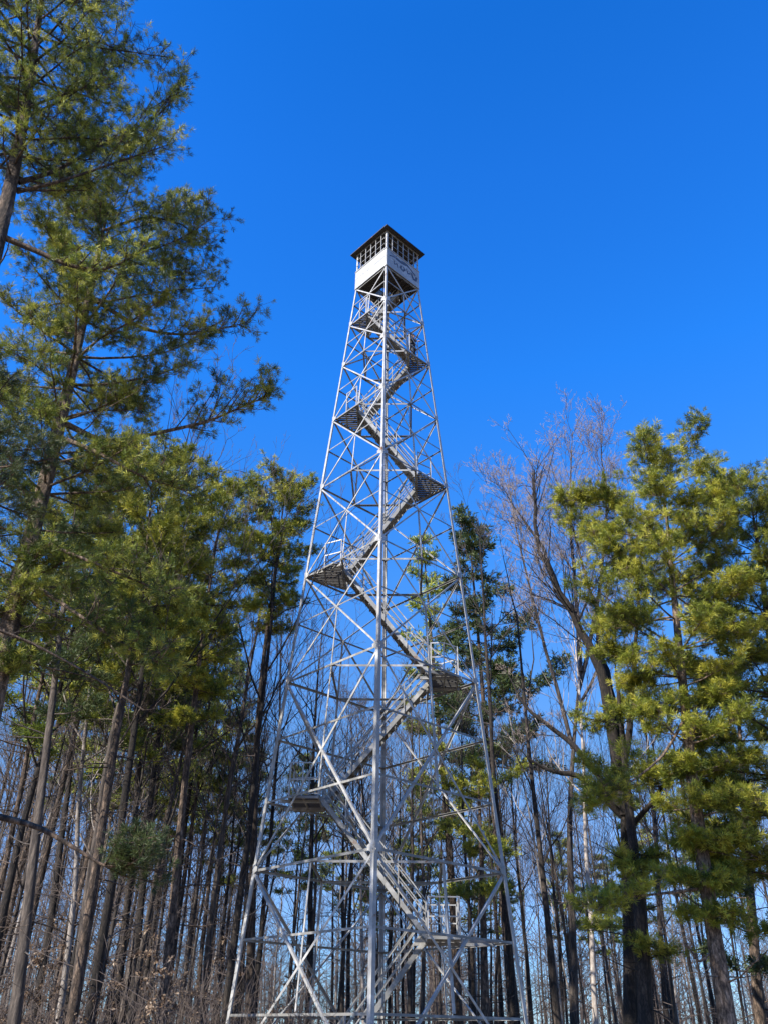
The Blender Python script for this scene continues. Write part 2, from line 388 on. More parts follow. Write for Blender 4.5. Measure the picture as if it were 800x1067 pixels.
for k in range(4):      # k=0: local -y side, rotated
    m = MB()
    m.box(-hs_, -hs_ - .012, -.06, hs_, -hs_ + .008, HS)
    m.box(-hs_, -hs_ - .035, HS - .02, hs_, -hs_ + .03, HS + .03)
    m.box(-hs_, -hs_ - .022, -.075, hs_, -hs_ - .012, .0)
    m.box(-hs_, -hs_ - .018, HS * .52, hs_, -hs_ - .012, HS * .52 + .02)
    w = cab_part(m, 'cab_wall', M_cab, rot=k * PI / 2)
    fr = MB()
    fr.box(-hs_, -hs_ - .012, HT - .07, hs_, -hs_ + .03, HT)
    for j in range(1, 3):
        z = HS + (HT - HS) * j / 3; fr.box(-hs_ + .05, -hs_, z - .011, hs_ - .05, -hs_ + .014, z + .011)
    fo = fr.build('window_frame', M_steel2, w)
    for j in range(1, 6):
        x = -hs_ + 2 * hs_ * j / 6; q = MB(); q.box(x - .018, -hs_ - .02, HS + .03, x + .018, -hs_ + .03, HT - .07); q.build('window_post', M_steel2, w)
    if k == 1: right_wall = w
    # rot: k=0 -> local -y axis turned by 45 deg = toward (+x,-y)
g = MB()
random.seed(4)
def stroke(pts, wd):
    y0 = -hs_ - .0145
    for (x0, z0), (x1, z1) in zip(pts, pts[1:]):
        dx, dz = x1 - x0, z1 - z0; l = math.hypot(dx, dz); nx, nz = -dz / l * wd / 2, dx / l * wd / 2
        ex_, ez_ = dx / l * wd * .25, dz / l * wd * .25
        y0 -= .00006
        g.add([(x0 - nx - ex_, y0, z0 - nz - ez_), (x1 - nx + ex_, y0, z1 - nz + ez_), (x1 + nx + ex_, y0, z1 + nz + ez_), (x0 + nx - ex_, y0, z0 + nz - ez_)], [(0, 1, 2, 3)])
arc = [(-.9 + 1.7 * t, .66 + .22 * math.sin(t * 2.7 + .2) + .05 * math.sin(11 * t)) for t in np.linspace(0, 1, 16)]
stroke(arc[:5], .07); stroke(arc[4:10], .15); stroke(arc[9:], .10)
stroke([(-.62, .62), (-.58, .36), (-.40, .52), (-.36, .30)], .06)
stroke([(-.12, .60), (-.2, .42), (-.02, .34), (.1, .5), (.02, .62)], .11)
stroke([(.22, .66), (.3, .40), (.46, .5)], .08); stroke([(.55, .62), (.68, .3), (.84, .34), (.9, .58)], .13)
stroke([(-.85, .98), (-.6, .93), (-.45, 1.0)], .04); stroke([(-.1, .95), (.15, 1.0), (.4, .92)], .05)
gr = g.build('graffiti', M_graf, None)
# attach to the wall facing right of the camera
walls = [o for o in tower.children if o.name.startswith('cab_wall')]
bestw = max(walls, key=lambda o: (o.matrix_local.to_3x3() @ Vector((0, -1, 0))).dot(Vector((1, -1, 0))))
gr.parent = bestw
# roof: low hip with an overhang
m = MB(); e = 1.85 / math.sqrt(2); z0 = HT
m.add([(-e, -e, z0), (e, -e, z0), (e, e, z0), (-e, e, z0), (-e, -e, z0 + .05), (e, -e, z0 + .05), (e, e, z0 + .05), (-e, e, z0 + .05), (0, 0, z0 + .42)],
      [(0, 1, 5, 4), (1, 2, 6, 5), (2, 3, 7, 6), (3, 0, 4, 7), (4, 5, 8), (5, 6, 8), (6, 7, 8), (7, 4, 8), (0, 3, 2, 1)])
rf = cab_part(m, 'roof', M_roof)
m = MB(); m.box(-e + .05, -e + .05, z0 - .03, e - .05, e - .05, z0 - .003); m.build('soffit', M_soffit, rf)
m = MB(); m.rod((0, 0, z0 + .4), (0, 0, z0 + .52), .05, 8); m.build('roof_cap', M_roof, rf)

# ------------------------------------------------------------------ tree machinery
def segs_mesh(name, segs, n):
    """segs: (k,8) p0 p1 r0 r1 -> open prisms"""
    S = np.asarray(segs, float); p0 = S[:, :3]; p1 = S[:, 3:6]; r0 = S[:, 6]; r1 = S[:, 7]
    d = p1 - p0; d /= np.linalg.norm(d, axis=1, keepdims=True) + 1e-9
    ref = np.where(np.abs(d[:, 2:3]) > .9, np.array([[1., 0, 0]]), np.array([[0, 0, 1.]]))
    A = np.cross(d, ref); A /= np.linalg.norm(A, axis=1, keepdims=True) + 1e-9; B = np.cross(d, A)
    an = np.arange(n) * 2 * PI / n; ca = np.cos(an)[None, :, None]; sa = np.sin(an)[None, :, None]
    ring = A[:, None, :] * ca + B[:, None, :] * sa
    V = np.concatenate([p0[:, None] + ring * r0[:, None, None], p1[:, None] + ring * r1[:, None, None]], 1).reshape(-1, 3)
    k = len(S); base = (np.arange(k) * 2 * n)[:, None]; i = np.arange(n)[None, :]; j = (i + 1) % n
    F = np.stack([base + i, base + j, base + n + j, base + n + i], -1).reshape(-1, 4)
    return V, F
def tube(pts, rad, n, rng=None, flare=0.0):
    """one shared-ring tube -> V, F(quads)"""
    pts = np.asarray(pts, float); rad = np.asarray(rad, float); k = len(pts)
    d = np.gradient(pts, axis=0); d /= np.linalg.norm(d, axis=1, keepdims=True)
    A = np.zeros_like(pts); a = np.cross(d[0], [1., 0, 0] if abs(d[0][0]) < .9 else [0, 1., 0]); a /= np.linalg.norm(a)
    for i in range(k):
        a = a - d[i] * a.dot(d[i]); a /= np.linalg.norm(a); A[i] = a
    B = np.cross(d, A); an = np.arange(n) * 2 * PI / n
    R = np.repeat(rad[:, None], n, 1)
    if rng is not None:
        R = R * (1 + .06 * np.sin(an[None] * 3 + rng.uniform(0, 6)) + rng.normal(0, .025, (k, n)))
    V = (pts[:, None] + (A[:, None] * np.cos(an)[None, :, None] + B[:, None] * np.sin(an)[None, :, None]) * R[..., None]).reshape(-1, 3)
    i = np.arange(n); j = (i + 1) % n; base = (np.arange(k - 1) * n)[:, None]
    F = np.stack([base + i, base + j, base + n + j, base + n + i], -1).reshape(-1, 4)
    return V, F
def merge(parts):
    Vs = []; Fs = []; b = 0
    for V, F in parts:
        if len(V) == 0: continue
        Vs.append(V); Fs.append(F + b); b += len(V)
    return np.concatenate(Vs), np.concatenate(Fs)
def nrmz(v): return v / (np.linalg.norm(v) + 1e-9)
def grow(start, d, L, k, rng, wander=.12, up=.04, droop=0):
    """polyline of k segments"""
    pts = [np.array(start, float)]; d = nrmz(np.array(d, float)); st = L / k
    for i in range(k):
        d = nrmz(d + rng.normal(0, wander, 3) + np.array([0, 0, up + droop * (i / k)]))
        pts.append(pts[-1] + d * st)
    return np.array(pts)
def along(pts, t):
    k = len(pts) - 1; f = min(t * k, k - 1e-6); i = int(f); return pts[i] + (pts[i + 1] - pts[i]) * (f - i), nrmz(pts[i + 1] - pts[i])
def perp(d, rng):
    v = rng.normal(0, 1, 3); v -= d * v.dot(d); return nrmz(v)

class Tree:
    def __init__(s, seed):
        s.rng = np.random.default_rng(seed); s.tubes = []; s.segs = []; s.tw = []; s.tuft = []
    def limb(s, pts, r0, r1, n=6, p=1.0):
        k = len(pts); rad = r1 + (r0 - r1) * (1 - np.linspace(0, 1, k)) ** p
        s.tubes.append(tube(pts, rad, n, s.rng if r0 > .12 else None)); return rad
    def seg(s, pts, r0, r1, twig=False):
        k = len(pts) - 1; r = np.linspace(r0, r1, k + 1); L = s.tw if twig else s.segs
        for i in range(k): L.append((*pts[i], *pts[i + 1], r[i], r[i + 1]))
    def ramify(s, pts, L, r, level, maxl, n_ch, ang=.75, twr=.006, tmin=.18):
        """children along a limb of length L"""
        rng = s.rng
        for i in range(n_ch):
            t = rng.uniform(tmin, 1.0) if i else 1.0
            p, d = along(pts, t)
            q = nrmz(d * math.cos(ang) + perp(d, rng) * math.sin(ang) * rng.uniform(.6, 1.1) + np.array([0, 0, .22]))
            l = L * rng.uniform(.38, .70) * (1.15 - .55 * t)
            rr = max(twr, r * .5 * (1.1 - .5 * t))
            last = level >= maxl
            c = grow(p, q, l, 2 if last else 3, rng, .16, .07)
            s.seg(c, rr, twr * .7 if last else rr * .45, twig=last or level == maxl - 1)
            if not last: s.ramify(c, l, rr, level + 1, maxl, min(5, max(3, n_ch - 1)), ang, twr)
    def bark_mesh(s, name, with_twigs=False):
        parts = list(s.tubes)
        if with_twigs and s.tw: parts.append(segs_mesh('', s.tw, 3))
        if s.segs: parts.append(segs_mesh('', s.segs, 4))
        V, F = merge(parts); return np_mesh(name, V, F, 4, True)
    def twig_mesh(s, name):
        V, F = segs_mesh('', s.tw, 3); return np_mesh(name, V, F, 4, False)
    def needle_mesh(s, name, nn=18, ln=.15, wd=.011, spread=.60):
        rng = s.rng; T = np.array([np.concatenate([p, d, [sc_, ti]]) for p, d, sc_, ti in s.tuft]); k = len(T)
        p = np.repeat(T[:, :3], nn, 0); d = np.repeat(T[:, 3:6], nn, 0); sz = np.repeat(T[:, 6], nn); ti = np.repeat(T[:, 7], nn)
        m = k * nn
        r = rng.normal(0, 1, (m, 3)); r /= np.linalg.norm(r, axis=1, keepdims=True)
        nd = d * .62 + r * spread; nd /= np.linalg.norm(nd, axis=1, keepdims=True)
        w = np.cross(nd, rng.normal(0, 1, (m, 3))); w /= np.linalg.norm(w, axis=1, keepdims=True)
        l = ln * sz * rng.uniform(.75, 1.15, m)
        b = p - d * (rng.uniform(0, .9, m) * ln * sz)[:, None]
        ww = w * (wd * .5 * np.sqrt(sz))[:, None]
        mid = b + nd * (l * .45)[:, None]; tip = b + nd * l[:, None]; tip[:, 2] -= l * .06
        V = np.stack([b - ww * .5, mid - ww, tip, mid + ww], 1).reshape(-1, 3)
        F = np.arange(m * 4).reshape(-1, 4)
        tt = np.clip(np.repeat(ti + 0, 4) + np.repeat(rng.normal(0, .06, m), 4), 0, 1)
        return np_mesh(name, V, F, 4, False, tt)

def bare_tree(seed, H=20., r=.17, cb=.42, spread=.32, nl=14, maxl=3, lean=(0, 0), twr=.0065, wander=.02, trunk_pts=None, sub=5, fork=False):
    t = Tree(seed); rng = t.rng
    if trunk_pts is None:
        k = 14; pts = [np.zeros(3)]; d = np.array([lean[0], lean[1], 1.0])
        for i in range(k):
            d = nrmz(d + np.array([*rng.normal(0, wander, 2), .03])); pts.append(pts[-1] + d * H / k)
        pts = np.array(pts)
    else: pts = np.array(trunk_pts)
    k = len(pts); tt = np.linspace(0, 1, k)
    rad = r * (1 - tt) ** .8 + .012; rad[0] *= 1.35
    pts[0][2] -= .3
    t.tubes.append(tube(pts, rad, 9, rng))
    for i in range(nl):
        f = cb + (1 - cb) * ((i + rng.uniform(0, 1)) / nl) ** .9; f = min(f, .985)
        p, d = along(pts, f); az = i * 2.4 + rng.uniform(-.5, .5)
        el = rng.uniform(.45, .95) + .35 * f
        q = np.array([math.cos(az) * math.cos(el), math.sin(az) * math.cos(el), math.sin(el)])
        L = H * spread * (1.15 - .75 * (f - cb) / (1 - cb)) * rng.uniform(.6, 1.1)
        rr = (r * (1 - f) ** .8 + .012) * rng.uniform(.4, .65)
        c = grow(p, q, L, 6, rng, .10, .06); t.limb(c, rr, .008, 5)
        t.ramify(c, L, rr, 1, maxl, sub, .7, twr)
    for i in range(rng.integers(14, 22)):                    # thin dead stubs low on the trunk
        f = rng.uniform(.08, cb + .1); p, d = along(pts, f); az = rng.uniform(0, 6.3)
        c = grow(p, (math.cos(az), math.sin(az), rng.uniform(-.1, .6)), rng.uniform(.8, 3.2), 4, rng, .2, .05); t.seg(c, .02, .007, True)
        t.ramify(c, 1.6, .009, 3, 3, 5, .8, .006)
    return t

def pine_limb(t, c, L, r, dens=1.0, fol0=.3, size=1.0, flat=.35):
    """foliage-bearing limb along polyline c: side branches end in flattened clusters of needle tufts"""
    rng = t.rng; t.limb(c, r, .008, 5)
    ns = max(4, int(L * 3.6 * dens))
    for i in range(ns):
        f = fol0 + (1 - fol0) * (i + rng.uniform(0, .9)) / ns; p, d = along(c, min(f, .99))
        side = np.cross(d, [0, 0, 1.]); side = nrmz(side) * (1 if i % 2 else -1)
        q = nrmz(d * .8 + side * rng.uniform(.5, 1.2) + np.array([0, 0, rng.normal(.22, flat)]))
        l = max(.3, L * rng.uniform(.16, .36) * (1.25 - .75 * f)); l = min(l, 1.3)
        s2 = grow(p, q, l, 3, rng, .16, .10); t.seg(s2, max(.005, r * .25), .004)
        base_t = rng.uniform(.1, .9); e0, dd = along(s2, .999)
        nc = int(rng.integers(11, 19) * (.7 + .5 * min(l, 1))); R = size * rng.uniform(.24, .46)
        for j in range(nc):
            v = nrmz(rng.normal(0, 1, 3)); v *= R * rng.uniform(.3, 1) ** .6; v[2] = v[2] * .55 + R * .15
            back = rng.uniform(0, 1) ** 1.6 * min(l, .8)
            org, _ = along(s2, max(0, 1 - back / l) * .999); tip = org + v
            e = nrmz(nrmz(v) * .8 + dd * .5 + np.array([0, 0, .35]))
            t.segs.append((*(org - dd * .05), *tip, .004, .003))
            t.tuft.append((tip, e, size * rng.uniform(.95, 1.45), float(np.clip(base_t + rng.normal(0, .24), 0, 1))))
    pp, dd = along(c, .999)
    for j in range(6): t.tuft.append((pp + rng.normal(0, .1, 3), nrmz(dd + rng.normal(0, .4, 3) + np.array([0, 0, .4])), size * 1.1, rng.uniform(.3, .8)))

def pine_tree(seed, H, r, hb, prof, trunk_pts=None, nlimb=46, dens=1., size=1., rise=.15, dead=10, fol0=.3, extra=(), top_up=.6, clump=0.0, flat=.35):
    """prof(h, az) -> limb length. Local coords, base at the origin."""
    t = Tree(seed); rng = t.rng
    if trunk_pts is None:
        k = 16; pts = [np.zeros(3)]; d = np.array([0, 0, 1.0])
        for i in range(k):
            d = nrmz(d + np.array([*rng.normal(0, .018, 2), .04])); pts.append(pts[-1] + d * H / k)
        pts = np.array(pts)
    else: pts = np.array(trunk_pts, float)
    H = pts[-1][2]; k = len(pts); tt = np.linspace(0, 1, k); rad = r * (1 - tt) ** .75 + .015; rad[0] *= 1.25; pts[0][2] -= .3
    t.tubes.append(tube(pts, rad, 12, rng))
    def at_h(h):
        i = int(np.clip(np.searchsorted(pts[:, 2], h) - 1, 0, k - 2)); f = (h - pts[i, 2]) / (pts[i + 1, 2] - pts[i, 2]); return pts[i] + (pts[i + 1] - pts[i]) * f
    hs = hb + (H - hb) * ((np.arange(nlimb) + rng.uniform(0, .8, nlimb)) / nlimb)
    if clump: hs = hb + np.round((hs - hb) / clump) * clump + rng.normal(0, clump * .10, nlimb); hs = np.minimum(hs, H - .1)
    for i, h in enumerate(hs):
        az = i * 2.399 + rng.uniform(-.4, .4); f = (h - hb) / (H - hb)
        L = prof(h, az) * rng.uniform(.72, 1.12)
        if L < .25: continue
        el = rise + top_up * f ** 2 + rng.normal(0, .12)
        c = grow(at_h(h), (math.cos(az) * math.cos(el), math.sin(az) * math.cos(el), math.sin(el)), L, 6, rng, .09, -.02, .12)
        rr = min(.3 * (r * (1 - h / H) ** .75 + .03), .012 + L * .0095)
        pine_limb(t, c, L, rr, dens, fol0, size, flat)
    for j in range(dead):
        h = rng.uniform(H * .15, hb + (H - hb) * .4); az = rng.uniform(0, 6.3); L = rng.uniform(.6, 2.6)
        c = grow(at_h(h), (math.cos(az), math.sin(az), rng.uniform(-.25, .3)), L, 5, rng, .14, .0); t.seg(c, .022, .006); t.ramify(c, L, .012, 3, 3, 4, .9, .005)
    for c, rr, f0 in extra:
        c = np.array(c); L = float(np.sum(np.linalg.norm(np.diff(c, axis=0), axis=1)))
        if f0 is None: t.limb(c, rr, .012, 6); t.ramify(c, L * .5, rr * .4, 2, 3, 6, .8, .006)
        else: pine_limb(t, c, L, rr, dens, f0, size)
    return t

def link_tree(t, name, loc, rz, mats, leafy, label, cat, group=None, nn=18, ln=.15, wd=.011):
    root = empty(name, loc, rz); tag(root, label, cat, group)
    link_mesh('trunk', t.bark_mesh('trunk', leafy), mats[0], root)
    if leafy:
        link_mesh('crown', t.needle_mesh('crown', nn, ln, wd), mats[1], root)
    elif t.tw: link_mesh('crown', t.twig_mesh('crown'), mats[1], root)
    return root
def copy_tree(root, loc, rz, s, label, group):
    c = root.copy(); COL.objects.link(c); c.location = loc; c.rotation_euler = (0, 0, rz); c.scale = (s[0], s[0], s[1]) if isinstance(s, tuple) else (s, s, s)
    c['label'] = label; c['group'] = group
    for ch in root.children:
        d = ch.copy(); COL.objects.link(d); d.parent = c
    return c

def hgt(py, px, d, base_z=0): return P(px, py, d).z - base_z
def px_trunk(points, d, top=None):
    """trunk through photo points at distance d; returns base location and local polyline (base first)"""
    W = [P(x, y, d) for x, y in points]
    W.sort(key=lambda p: p.z)
    # extrapolate to the ground
    a, b = W[0], W[min(1, len(W) - 1)]
    gz = ground_h(a.x, a.y)
    sl_ = ((b.x - a.x) / max(.5, b.z - a.z)) if len(W) > 1 else 0
    base = Vector((a.x - sl_ * (a.z - gz) * .6, a.y, gz))
    loc = [np.array([0, 0, 0.])] + [np.array([p.x - base.x, p.y - base.y, p.z - base.z]) for p in W]
    # resample
    loc = np.array(loc); zz = np.linspace(0, loc[-1, 2], 15)
    out = np.stack([np.interp(zz, loc[:, 2], loc[:, i]) for i in range(3)], 1)
    for _ in range(2): out[1:-1] = (out[:-2] + 2 * out[1:-1] + out[2:]) / 4
    return base, out
def px_profile(rows, d, base, back=.8):
    """rows: (y, left px, right px) extents from the trunk axis, turned into a radius by height and azimuth"""
    hh = []; ll = []; rr = []
    for y, L, R in sorted(rows, key=lambda q: -q[0]):
        p = P(400, y, d); hh.append(p.z - base.z); s = slant_m_per_px(400, y, d); ll.append(L * s); rr.append(R * s)
    def f(h, az):
        l = np.interp(h, hh, ll); r = np.interp(h, hh, rr); c = math.cos(az); side = r if c > 0 else l
        oth = (l + r) / 2 * back
        return side * abs(c) + oth * (1 - abs(c))
    return f
def local_line(pts, base):
    """[(px,py,d)...] -> smoothed local polyline"""
    W = np.array([list(P(x, y, d) - base) for x, y, d in pts]); k = len(W); s = np.linspace(0, k - 1, k * 3 - 2)
    out = np.stack([np.interp(s, np.arange(k), W[:, i]) for i in range(3)], 1)
    out[1:-1] = (out[:-2] + 2 * out[1:-1] + out[2:]) / 4
    return out
# ------------------------------------------------------------------ the large pines on the left
def big_pine(seed, trunk, d, rows, r, name_label, mat, size=1., nlimb=46, dens=1., hb_y=None, extra=(), nn=16, ln=.15, wd=.012, clump=0.0, rise=.15, fol0=.3, dead=10, bk=None, top_up=.6, cat='pine tree', name='pine_tree', back=.8, group=None):
    base, tp = px_trunk(trunk, d)
    prof = px_profile(rows, d, base, back)
    ys = [q[0] for q in rows]; hb = P(400, hb_y if hb_y else max(ys), d).z - base.z
    ex = [(local_line(pl, base), rr, f0) for pl, rr, f0 in extra]
    t = pine_tree(seed, 0, r, hb, prof, trunk_pts=tp, nlimb=nlimb, dens=dens, size=size, rise=rise, extra=ex, clump=clump, fol0=fol0, dead=dead, top_up=top_up)
    return link_tree(t, name, base, 0, (bk or M_pbark, mat), True, name_label, cat, group, nn, ln, wd)

# nearest pine, trunk just entering the frame at the upper left
big_pine(11, [(-72, 500), (12, 205), (30, 100), (52, -60)], 11.0,
    [(300, 60, 70), (250, 120, 75), (200, 180, 95), (150, 180, 120), (100, 170, 118), (60, 160, 75), (0, 150, 80), (-60, 90, 60)], .21,
    'closest tall pine, its forked crown filling the top left corner', M_fg, size=.95, nlimb=74, dens=1.3, hb_y=300, clump=.0, nn=28, ln=.092, wd=.0068, rise=.2,
    extra=[([(2, 246, 11), (40, 262, 10.8), (75, 278, 10.5), (110, 282, 10.3), (150, 262, 10.1)], .06, .35),
           ([(20, 190, 11), (60, 178, 11), (110, 150, 11), (160, 125, 11.2), (186, 100, 11.3)], .05, .4),
           ([(18, 200, 11), (60, 190, 10.5), (120, 170, 10.4), (178, 150, 10.2)], .04, .5)])
# second pine with the pale trunk at the left edge and the long reaching branch
big_pine(12, [(-20, 790), (2, 690), (35, 548), (58, 470), (84, 350), (104, 260), (114, 215)], 15.0,
    [(700, 30, 30), (660, 60, 80), (620, 80, 100), (590, 90, 100), (540, 90, 110), (500, 80, 90), (460, 90, 120), (420, 100, 150), (380, 90, 130), (330, 80, 128), (290, 70, 105), (250, 60, 85), (215, 40, 40), (200, 15, 15)], .235,
    'big leaning pine with pale bark and a long branch reaching toward the tower', M_fg, size=1.0, bk=M_pbark2, nlimb=100, dens=1.15, hb_y=735, nn=28, ln=.105, wd=.0090, rise=.12, clump=.9,
    extra=[([(66, 440, 15), (110, 462, 14.8), (160, 452, 14.6), (215, 440, 14.5), (250, 425, 14.4), (283, 411, 14.3)], .07, .45),
           ([(62, 455, 15), (100, 470, 14), (150, 498, 13.6), (200, 512, 13.4)], .06, .5),
           ([(95, 310, 15), (150, 345, 14.8), (200, 350, 14.5), (262, 335, 14.3)], .06, .4),
           ([(110, 240, 15), (150, 225, 14.7), (190, 232, 14.5), (222, 262, 14.3)], .045, .3),
           ([(20, 600, 15), (60, 625, 14), (110, 660, 13.3), (165, 690, 12.8)], .05, .5),
           ([(30, 560, 15), (70, 575, 14), (130, 600, 13.5), (185, 622, 13)], .05, .4),
           ([(18, 610, 15), (48, 640, 14.5), (95, 650, 14), (140, 655, 13.6)], .05, .4)])
# low dead-looking bough crossing the bottom left, from a tree outside the frame
big_pine(13, [(-190, 1000), (-150, 860), (-60, 560), (-20, 420)], 12.0,
    [(700, 60, 40), (560, 120, 90), (480, 60, 40), (420, 20, 20)], .2,
    'pine mostly outside the left edge with one low drooping bough', M_fd, nlimb=16, dens=1.5, hb_y=600, size=.8, nn=30, ln=.10, wd=.007,
    extra=[([(-150, 850, 12), (-60, 842, 11.8), (0, 851, 11.6), (42, 862, 11.5), (82, 886, 11.4), (112, 905, 11.3), (140, 900, 11.2)], .06, .80),
           ([(-110, 700, 12), (-20, 650, 12), (30, 668, 12), (90, 700, 11.8), (150, 740, 11.6)], .03, None)])
# mid-distance pines between the big ones and the tower
M1 = big_pine(21, [(88, 985), (104, 880), (125, 740), (150, 620), (160, 492)], 25.0,
    [(700, 60, 60), (640, 70, 75), (590, 75, 65), (540, 70, 60), (500, 65, 50), (475, 35, 30)], .14,
    'pine with a rounded sunlit top below the long branch', M_fy, nlimb=46, dens=1.0, size=1.15, nn=20, ln=.125, wd=.017, clump=1.0, hb_y=710)
big_pine(22, [(176, 1000), (190, 840), (213, 650), (226, 560), (236, 512)], 28.0,
    [(800, 20, 25), (730, 30, 30), (680, 26, 38), (630, 38, 52), (580, 50, 50), (540, 54, 46), (510, 40, 30)], .14,
    'slim pine left of the tower with a long bare trunk, second from the tower', M_fy, nlimb=50, dens=1.0, size=1.15, nn=20, ln=.125, wd=.017, clump=1.1, hb_y=760)
big_pine(23, [(262, 1010), (264, 900), (270, 720), (284, 620), (298, 508)], 31.0,
    [(660, 25, 25), (620, 30, 35), (580, 48, 40), (540, 52, 38), (510, 44, 34)], .14,
    'pine with an open sunlit crown nearest the tower on its left', M_fy, nlimb=50, dens=1.0, size=1.15, nn=18, ln=.13, wd=.019, clump=1.0, hb_y=660)
big_pine(24, [(20, 1040), (34, 900), (52, 760), (70, 600), (80, 520)], 24.0,
    [(760, 40, 50), (700, 60, 70), (640, 60, 75), (580, 60, 60), (530, 30, 30)], .15,
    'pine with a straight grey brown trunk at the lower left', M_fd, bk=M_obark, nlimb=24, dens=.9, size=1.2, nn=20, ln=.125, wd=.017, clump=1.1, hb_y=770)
big_pine(25, [(140, 1040), (150, 900), (168, 740), (190, 640), (205, 560)], 34.0,
    [(790, 30, 30), (730, 40, 45), (690, 50, 45), (640, 45, 40), (590, 30, 25)], .13,
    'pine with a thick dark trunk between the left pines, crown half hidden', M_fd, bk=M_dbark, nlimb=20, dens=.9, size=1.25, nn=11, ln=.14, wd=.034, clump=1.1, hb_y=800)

# ------------------------------------------------------------------ pines on the right
big_pine(31, [(757, 1064), (740, 950), (722, 830), (710, 700), (701, 620), (697, 560), (690, 505)], 24.0,
    [(980, 15, 25), (940, 50, 30), (900, 12, 30), (860, 50, 65), (820, 20, 50), (790, 70, 70), (745, 35, 60), (700, 118, 90), (650, 112, 80), (600, 95, 85), (550, 100, 84), (520, 92, 74), (505, 78, 62)], .215,
    'tallest right hand pine, its pale brown trunk bare at the base', M_fy, bk=M_pbark2, nlimb=100, dens=1.05, size=1.2, nn=28, ln=.118, wd=.0120, clump=.9, hb_y=965, rise=.1, fol0=.35, top_up=.3,
    extra=[([(715, 745, 24), (690, 790, 23.2), (650, 820, 22.6), (615, 838, 22.2)], .05, .5),
           ([(735, 925, 24), (700, 930, 23), (650, 935, 22.3), (615, 945, 22)], .05, .4),
           ([(742, 990, 24), (728, 1005, 23.6), (716, 985, 23.3)], .03, None)])
big_pine(32, [(835, 1050), (822, 900), (806, 700), (790, 570), (782, 525)], 26.0,
    [(960, 70, 40), (900, 90, 50), (840, 95, 50), (780, 85, 60), (720, 70, 60), (660, 60, 60), (600, 65, 60), (550, 60, 60), (510, 50, 50)], .25,
    'dense pine at the right edge, trunk hidden by its boughs', M_fy, nlimb=82, dens=1.0, size=1.2, nn=26, ln=.118, wd=.0125, clump=1.2, hb_y=965)
big_pine(33, [(672, 1064), (668, 950), (655, 850), (648, 760), (640, 690)], 25.0,
    [(1000, 25, 25), (960, 60, 40), (935, 65, 40), (900, 25, 20), (860, 50, 40), (825, 55, 40), (780, 40, 40), (740, 60, 50), (710, 30, 30)], .21,
    'short sparse pine leaning against the dark oak, tufts in separate tiers', M_fy, bk=M_dbark, nlimb=22, dens=.9, size=1.15, nn=28, ln=.118, wd=.0120, clump=2.0, hb_y=985, rise=.05)
big_pine(34, [(790, 1060), (782, 940), (776, 860), (770, 760), (765, 690)], 34.0,
    [(1040, 60, 60), (980, 70, 60), (920, 60, 55), (860, 60, 50), (800, 50, 50), (740, 40, 40), (700, 10, 10)], .2,
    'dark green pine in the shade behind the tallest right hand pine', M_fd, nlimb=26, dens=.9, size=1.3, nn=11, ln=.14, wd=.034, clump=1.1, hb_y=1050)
# dark conifers behind the tower
big_pine(41, [(532, 1040), (520, 900), (505, 760), (496, 640), (487, 545)], 44.0,
    [(790, 50, 70), (745, 70, 100), (720, 60, 90), (690, 45, 50), (660, 50, 75), (630, 35, 60), (600, 28, 22), (570, 30, 22), (545, 16, 12), (530, 5, 5)], .19,
    'dark spire-topped white pine rising just right of the tower', M_fd, nlimb=60, dens=.75, size=1.5, nn=8, ln=.15, wd=.042, clump=1.4, hb_y=800, rise=.08, top_up=.4)
big_pine(42, [(476, 1040), (470, 900), (455, 740), (447, 640), (440, 560)], 47.0,
    [(960, 40, 40), (860, 45, 50), (780, 40, 45), (720, 40, 40), (660, 30, 32), (610, 20, 22), (570, 8, 8)], .22,
    'faint grey green pine seen through the middle of the tower', M_fg, nlimb=44, dens=.7, size=1.5, nn=8, ln=.15, wd=.042, clump=1.4, hb_y=960, rise=.08)
big_pine(43, [(505, 1050), (503, 960), (500, 860), (497, 800)], 33.0,
    [(960, 40, 30), (900, 60, 45), (860, 50, 40), (830, 40, 60), (805, 10, 10)], .17,
    'small yellow green pine low behind the right leg', M_fy, nlimb=16, dens=.8, size=1.2, nn=18, ln=.13, wd=.019, clump=1.7, hb_y=930, rise=.02)

